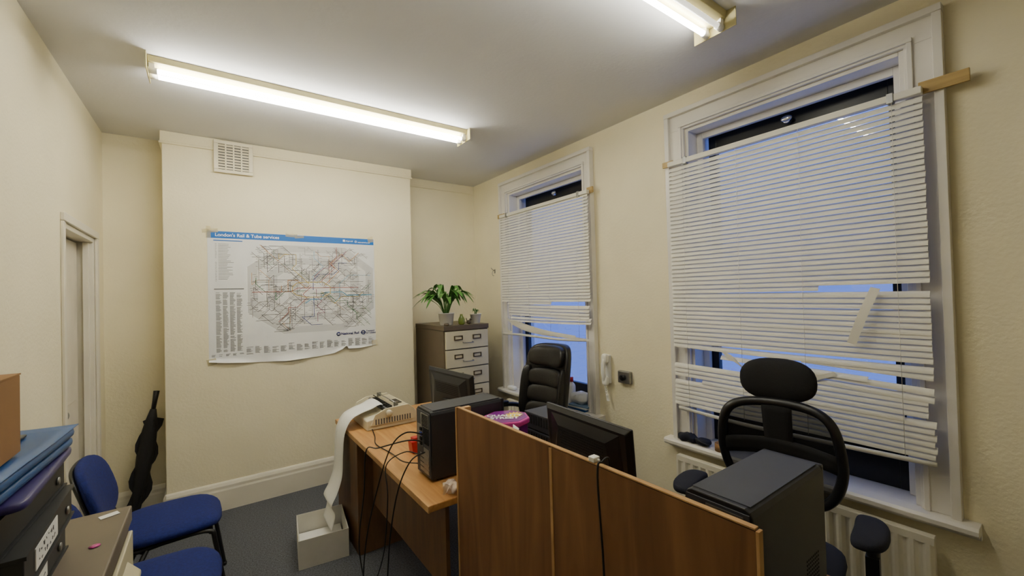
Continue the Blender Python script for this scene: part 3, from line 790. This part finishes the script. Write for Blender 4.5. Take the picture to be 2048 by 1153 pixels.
b=B().prism(og(.105,0),(0,0,.06));b.obj("tin_body","purple",e,bevel=.006)
b=B().prism(og(.115,.055),(0,0,.026));b.obj("tin_lid","pink",e,bevel=.006)
b=B().prism(og(.103,.0812),(0,0,.001));b.obj("lid_print","purple",e)
b=B()
P=[]
for i in range(28):
    a=i*2*math.pi/28;r=(.062 if i%2 else .036);P.append((.03+r*math.cos(a),-.02+r*.8*math.sin(a),.0835))
b.add(P,[tuple(range(28))]);b.obj("burst_print","yellow",e)
text("QUALITY\nSTREET",.042,"inkw",e,(-.012,.004,.0845),(0,0,-.95),align='CENTER',bold=.0014)
for i,(dx,dy,rz,tl,hh) in enumerate(((0,0,.3,.03,.31),(.0,.075,.3,.02,.29),(.0,-.075,.3,.03,.28))):
    b=B();b.grid(lambda u,v:Vector(((u-.5)*.06,.02*math.sin(v*2.2)+.01*u,v*hh)),6,8)
    o=b.obj("folded_leaflet","paper",solid=.0008,loc=(1.05+dx,1.44+dy,.731),rot=(tl,0,rz+.9),fixn=False)
    tag(o,"white folded paper leaflet standing behind the plywood screen","paper","white leaflets on the desk")
# ------------------------------------------------------------------ chairs
def star_base(e,r=.30,h=.42,m="plas_black"):
    b=B()
    for i in range(5):
        a=i*2*math.pi/5+.3;c,s=math.cos(a),math.sin(a)
        b.tube([(c*.03,s*.03,.12),(c*r*.5,s*r*.5,.10),(c*r,s*r,.07)],[.026,.02,.015],8,flat=1.2)
    b.cyl((0,0,.07),(0,0,.17),.03)
    b.obj("star_base",m,e)
    for i in range(5):
        a=i*2*math.pi/5+.3;c,s=math.cos(a)*r,math.sin(a)*r
        q=B()
        for d in (-.012,.012): q.cyl((c-s/r*d-s/r*.008,s+c/r*d+c/r*.008,.027),(c-s/r*d+s/r*.008,s+c/r*d-c/r*.008,.027),.027,n=14)
        q.cyl((c,s,.03),(c,s,.075),.008)
        q.obj("castor",m,e)
    b=B().cyl((0,0,.12),(0,0,h),.022).cyl((0,0,.12),(0,0,h*.6),.03);b.obj("gas_lift","plas_black",e)
e=thing("leather_office_chair","black padded leather executive chair by the far window","chair",(1.93,2.55,0),rz=.10)
star_base(e)
b=B();b.sup((-.02,0,.49),(.27,.25,.07),.5,.45).sup((-.02,0,.53),(.24,.21,.05),.7,.5);b.obj("seat","leather",e)
def lean(p):
    q=p.copy();q.x+=(p.z-.5)*.17-(0.10*(p.y/.26)**2);q.z-=.012;q.y*=.93;return q
b=B();b.sup((.24,0,.84),(.045,.245,.36),.35,.45,fn=lean,nv=24,nu=36);
b.sup((.195,0,1.105),(.052,.20,.085),.6,.5,fn=lean)
for i,zz in enumerate((.94,.81,.68)):
    b.sup((.197,0,zz),(.042,.19,.076),.6,.4,fn=lean)
for s in (-1,1): b.sup((.20,s*.205,.83),(.048,.035,.20),.6,.6,fn=lean)
b.obj("backrest","leather",e)
for s in (-1,1):
    b=B();b.tube(cr([(-.15,s*.26,.44),(-.24,s*.30,.56),(-.18,s*.30,.69),(.02,s*.30,.70),(.20,s*.28,.66),(.22,s*.24,.55)],6),.018,10);b.obj("armrest","plas_black",e)
    b=B().sup((-.07,s*.30,.715),(.15,.032,.02),.6,.5);b.obj("arm_pad","leather",e)
e=thing("mesh_office_chair","black mesh-backed office chair with oval headrest by the near window","chair",(1.95,.845,0),rz=.17)
star_base(e)
b=B();b.sup((-.06,0,.47),(.25,.25,.045),.6,.45);b.obj("seat","fab_navy",e)
def bk(y,z_):
    return Vector((.20+.12*(z_-.65)*.6-.9*y*y+ .05*math.cos((z_-.62)*6)-.03,y,z_))
prof=[(.60,.02),(.615,.12),(.65,.175),(.72,.215),(.82,.235),(.93,.228),(1.01,.205),(1.05,.16),(1.066,.09),(1.07,.02)]
outl=[(0,1.07),(.09,1.066),(.16,1.05),(.205,1.01),(.228,.93),(.235,.82),(.215,.72),(.175,.65),(.12,.615),(0,.60),(-.12,.615),(-.175,.65),(-.215,.72),(-.235,.82),(-.228,.93),(-.205,1.01),(-.16,1.05),(-.09,1.066)]
ol=cr([bk(y,z_) for y,z_ in outl],5,closed=True)
b=B().tube(ol,.021,8,closed=True);bf=b.obj("back_frame","plas_black",e)
def halfw(z_):
    for (a,wa),(c,wc) in zip(prof,prof[1:]):
        if z_<=c: return wa+(wc-wa)*(z_-a)/(c-a)
    return .02
b=B();b.grid(lambda u,v:bk((u-.5)*2*halfw(.60+.47*v),.60+.47*v),12,24);b.obj("back_mesh","mesh",e,fixn=False)
b=B();b.grid(lambda u,v:bk((u-.5)*(.10+.02*v),.61+.455*v)+Vector((-.012,0,0)),4,12)
b.grid(lambda u,v:bk((u-.5)*2*halfw(.86+.09*v)*.97,.80+.08*v+.02*math.cos((u-.5)*3.1))+Vector((-.014,0,0)),12,3)
b.obj("lumbar_spine","fab_black",e,solid=.010,fixn=False)
b=B().tube(cr([bk(0,.62)+Vector((.03,0,0)),bk(0,.8)+Vector((.045,0,0)),bk(0,1.0)+Vector((.045,0,0)),bk(0,1.10)+Vector((.02,0,0)),(.21,0,1.16)],5),.017,8,flat=1.6)
b.tube(cr([(0,0,.43),(.18,0,.43),(.27,0,.50),bk(0,.64)+Vector((.03,0,0))],5),.022,8,flat=1.8)
b.obj("back_support","plas_black",e)
b=B().sup((.185,0,1.17),(.038,.155,.10),.8,.75,fn=lambda p:p+Vector((-.7*p.y*p.y,0,0)));b.obj("headrest","fab_black",e)
for s in (-1,1):
    b=B().sup((-.04,s*.335,.68),(.128,.052,.024),.6,.65,fn=lambda p:p+Vector((0,-s*.5*(p.x+.04)**2*2,.0)));b.obj("arm_pad","fab_navy",e)
    b=B().tube(cr([(0,s*.18,.43),(-.02,s*.31,.43),(-.03,s*.335,.50),(-.03,s*.335,.66)],5),.02,8,flat=1.4).box((-.06,s*.335-.02,.48),(.0,s*.335+.02,.60));b.obj("arm_post","plas_black",e)
def bluechair(loc,rz,label):
    e=thing("visitor_chair",label,"chair",loc,rz=rz,group="blue fabric visitor chairs")
    b=B().sup((0.0,0,.455),(.225,.23,.035),.7,.6,fn=lambda p:p+Vector((0,0,-.02*max(0,(p.x-.1)/.12)**2)));b.obj("seat_pad","fab_blue",e)
    b=B().sup((0,0,.425),(.20,.20,.018),.5,.5);b.obj("seat_shell","plas_black",e)
    b=B().sup((-.26,0,.69),(.028,.235,.155),.7,.6,fn=lambda p:p+Vector((-.3*(p.z-.6)+.5*p.y*p.y,0,0)));b.obj("backrest","fab_blue",e)
    b=B().sup((-.287,0,.69),(.014,.22,.14),.5,.6,fn=lambda p:p+Vector((-.3*(p.z-.6)+.5*p.y*p.y,0,0)));b.obj("back_shell","plas_black",e)
    for s in (-1,1):
        b=B().tube(cr([(.24,s*.235,.012),(.19,s*.21,.35),(.16,s*.20,.42),(.0,s*.2,.425),(-.15,s*.2,.42),(-.24,s*.20,.50),(-.275,s*.18,.64),(-.285,s*.15,.70)],6),.011,8)
        b.tube([(-.08,s*.2,.415),(-.26,s*.235,.012)],.011,8)
        b.obj("leg_frame","plas_black",e)
    for xx in (.17,-.1):
        b=B().tube([(xx,-.2,.41),(xx,.2,.41)],.010,8);b.obj("crossbar","plas_black",e)
    for x,y in ((.24,.235),(.24,-.235),(-.26,.235),(-.26,-.235)):
        b=B().cyl((x,y,0),(x,y,.02),.014,n=10);b.obj("foot_cap","plas_black",e)
bluechair((-.19,2.90,0),.02,"blue fabric visitor chair with black frame near the doorway")
bluechair((-.20,2.25,0),-.05,"blue fabric visitor chair with black frame beside the brown cabinet")
# ------------------------------------------------------------------ near cabinet and stack
e=thing("filing_cabinet","low grey-brown steel cabinet with cream drawer pulls against the wall","filing cabinet",(-.405,1.30,0))
b=B().box((-.205,-.34,0),(.205,.34,.9745)).box((-.208,-.343,.975),(.212,.343,1.02),1);b.obj("cabinet_body",["cab","cabtop"],e,bevel=.004)
for i in range(7):
    z0=.04+i*.132
    for j in range(2):
        yy=-.33+j*.333
        b=B().box((.205,yy,z0),(.215,yy+.325,z0+.122));dr=b.obj("drawer","cream_steel",e,bevel=.003)
        b=B().prism([(.215,yy+.11,z0+.035),(.243,yy+.11,z0+.04),(.243,yy+.11,z0+.052),(.215,yy+.11,z0+.085)],(0,.11,0));b.obj("handle","cream_steel",dr,bevel=.003)
        b=B().box((.215,yy+.03,z0+.04),(.217,yy+.09,z0+.08));b.obj("label_card","paper",dr)
b=B().lathe([(.010,0),(.011,.0008),(.001,.001)],n=16);tag(b.obj("sticker","pink",loc=(-.235,1.42,1.0205)),"small pink round sticker on the brown cabinet top","sticker")
b=B().box((-.02,-.012,0),(.02,.012,.0008));tag(b.obj("paper_tab","paper",loc=(-.235,1.60,1.0205),rot=(0,0,.4)),"small white paper tab on the cabinet top","paper")
FH=.071
for i,(dx,dy,rz) in enumerate(((0,0,.0),(.012,.02,.03),(-.01,.03,-.02))):
    z0=1.0205+i*FH
    e=thing("box_file","black box file with white spine label, stacked on the cabinet","box file",(-.42+dx,1.27+dy,z0),rz=rz,group="stack of black box files")
    b=B().box((-.13,-.185,.0045),(.13,.185,FH-.008));b.obj("file_case","boxfile",e,bevel=.003)
    b=B().box((-.134,-.188,FH-.0078),(.134,.188,FH-.0008)).box((-.134,-.188,0),(.134,.188,.0043));b.obj("file_cover","boxfile",e)
    if i<2:
        b=B().box((.1301,-.12,.012),(.1318,.04,.053));b.obj("spine_label","paper",e)
        b=B();random.seed(20+i)
        for row in range(2):
            x=-.105
            while x<.015:
                w=random.uniform(.007,.012);zz=.042-row*.018
                q=[(.1322,x+random.uniform(0,w),zz+random.uniform(-.005,.005)) for _ in range(4)]
                b.tube(cr(q,3),.0006,4);x+=w+.008
        b.obj("handwriting","ink",e)
    b=B().cyl((.1305,.13,.028),(.134,.13,.028),.009,n=14);b.obj("finger_ring","steel",e)
z0=1.0205+FH*3
b=B();b.sup((0,0,.010),(.137,.195,.010),.3,.12)
tag(b.obj("document_wallet","purplef",loc=(-.415,1.31,z0),rot=(0,0,.03)),"purple plastic document wallet on the box files","folder","plastic wallets on the stack")
e=thing("document_wallet","bright blue plastic expanding wallet with clasp on the stack","folder",(-.43,1.30,z0+.0205),rz=-.05,group="plastic wallets on the stack")
b=B()
for i in range(2): b.sup((0,0,.0115+i*.0225),(.140+.003*(i%2),.21,.0115),.35,.1)
b.obj("wallet_body","bluef",e)
b=B();b.grid(lambda u,v:Vector((-.142+.287*u,-.212+.424*v,.0485+.002*math.sin(u*5)+.001*math.sin(v*8))),10,10);b.obj("wallet_flap","bluef",e,solid=.0015,fixn=False)
b=B().sup((.07,.11,.0535),(.010,.03,.003),.6,.5);b.obj("clasp","plas_black",e)
e=thing("cardboard_box","plain brown cardboard box on top of the blue wallet","box",(-.462,1.13,z0+.0205+.0538))
b=B().box((-.145,-.15,0),(.145,.15,.155));b.obj("box_body","card",e,bevel=.002)
for a,c in (((-.146,-.151,.1552),(-.001,.151,.158)),((.001,-.151,.1552),(.146,.151,.158))):
    b=B().box(a,c);b.obj("flap","card",e)
# ------------------------------------------------------------------ window sill items
def bottle(loc,label,m,cap,h=.16,r=.028,pump=False):
    e=thing("bottle",label,"bottle",loc)
    b=B().lathe([(r*.9,0),(r,.005),(r,h*.68),(r*.8,h*.76),(r*.4,h*.82),(r*.4,h*.86)],n=20);b.obj("bottle_body",m,e)
    b=B().lathe([(r*.5,h*.84),(r*.5,h),(r*.3,h+.002)],n=14)
    if pump:b.cyl((0,0,h),(0,0,h+.03),.004).box((-.03,-.006,h+.025),(.008,.006,h+.036))
    b.obj("bottle_cap",cap,e)
zs=ZS+.0055
bottle((Xr+.02,2.76,zs),"white pump bottle on the far window sill","plas_white","plas_white",.19,.03,True)
bottle((Xr+.02,2.68,zs),"white squeeze bottle with red cap on the sill","plas_white","red",.24,.034)
for i,(c,dz) in enumerate((("bluef",0),("paper",.018),("cloud",.03))):
    b=B().box((-.075,-.1,dz),(.075,.1,dz+(.018 if i==0 else .012)))
    tag(b.obj("book",c,loc=(Xr+.005,2.54-.006*i,zs),rot=(0,0,.05*i),bevel=.002),"thin paperback lying on the far window sill","book","books on the far window sill")
b=B().sup((0,0,.04),(.06,.075,.042),.7,.6,fn=lambda p:p+Vector((.012*math.sin(p.y*80),.01*math.sin(p.x*90),.010*math.sin(p.x*70+p.y*60))))
tag(b.obj("tissue_pack","paper",loc=(Xr-.0,2.545,zs+.05)),"crumpled white tissue packet on the sill books","tissues")
b=B().sup((0,0,.02),(.03,.06,.02),.6,.6);tag(b.obj("sponge_pack","paper",loc=(Xr-.03,3.50,zs)),"small white packet at the end of the sill","packet")
e=thing("black_pouch","crumpled black cloth pouch on the near window sill","pouch",(Xr-.03,1.53,zs))
b=B().sup((0,0.03,.027),(.038,.065,.026),.8,.7,fn=lambda p:p+Vector((.005*math.sin(p.y*90),0,.006*math.sin(p.y*70)))).sup((0.0,-.075,.022),(.035,.045,.021),.8,.7);b.obj("pouch_body","fab_navy",e)
b=B().tube(cr([(-.03,-.04,.04),(-.045,-.09,.03),(-.03,-.13,.02)],5),.006,6);b.obj("strap","plas_black",e)
e=thing("tape_roll","roll of brown tape on the near window sill","tape",(Xr-.035,1.34,zs))
b=B().lathe([(.03,0),(.036,0),(.036,.045),(.028,.045),(.028,.001)],n=24);b.obj("roll","card",e)
# ------------------------------------------------------------------ world & camera
w=bpy.data.worlds.new("dusk_sky");sc.world=w;w.use_nodes=True
nt=w.node_tree;bg=nt.nodes["Background"]
tc=nt.nodes.new("ShaderNodeTexCoord");sp=nt.nodes.new("ShaderNodeSeparateXYZ");rp=nt.nodes.new("ShaderNodeValToRGB")
rp.color_ramp.elements[0].position=.0;rp.color_ramp.elements[0].color=(.09,.16,.58,1)
rp.color_ramp.elements[1].position=.5;rp.color_ramp.elements[1].color=(.13,.21,.66,1)
nt.links.new(tc.outputs["Generated"],sp.inputs[0]);nt.links.new(sp.outputs["Z"],rp.inputs[0]);nt.links.new(rp.outputs[0],bg.inputs[0])
bg.inputs[1].default_value=.8
yaw,pit,rol=map(math.radians,(35.676,.835,1.512))
f=Vector((math.sin(yaw)*math.cos(pit),math.cos(yaw)*math.cos(pit),math.sin(pit)))
r0=Vector((math.cos(yaw),-math.sin(yaw),0));u0=r0.cross(f)
r=math.cos(rol)*r0-math.sin(rol)*u0;u=math.cos(rol)*u0+math.sin(rol)*r0
cam=bpy.data.cameras.new("camera");co=bpy.data.objects.new("camera",cam);COL.objects.link(co)
cam.lens=36*839.2/2048;cam.sensor_width=36;cam.clip_start=.02
mw=Matrix((( r.x,u.x,-f.x,0),(r.y,u.y,-f.y,0),(r.z,u.z,-f.z,1.6),(0,0,0,1)))
co.matrix_world=mw
sc.camera=co
sc.view_settings.view_transform='AgX'
sc.view_settings.look='AgX - Base Contrast'
sc.view_settings.exposure=1.25
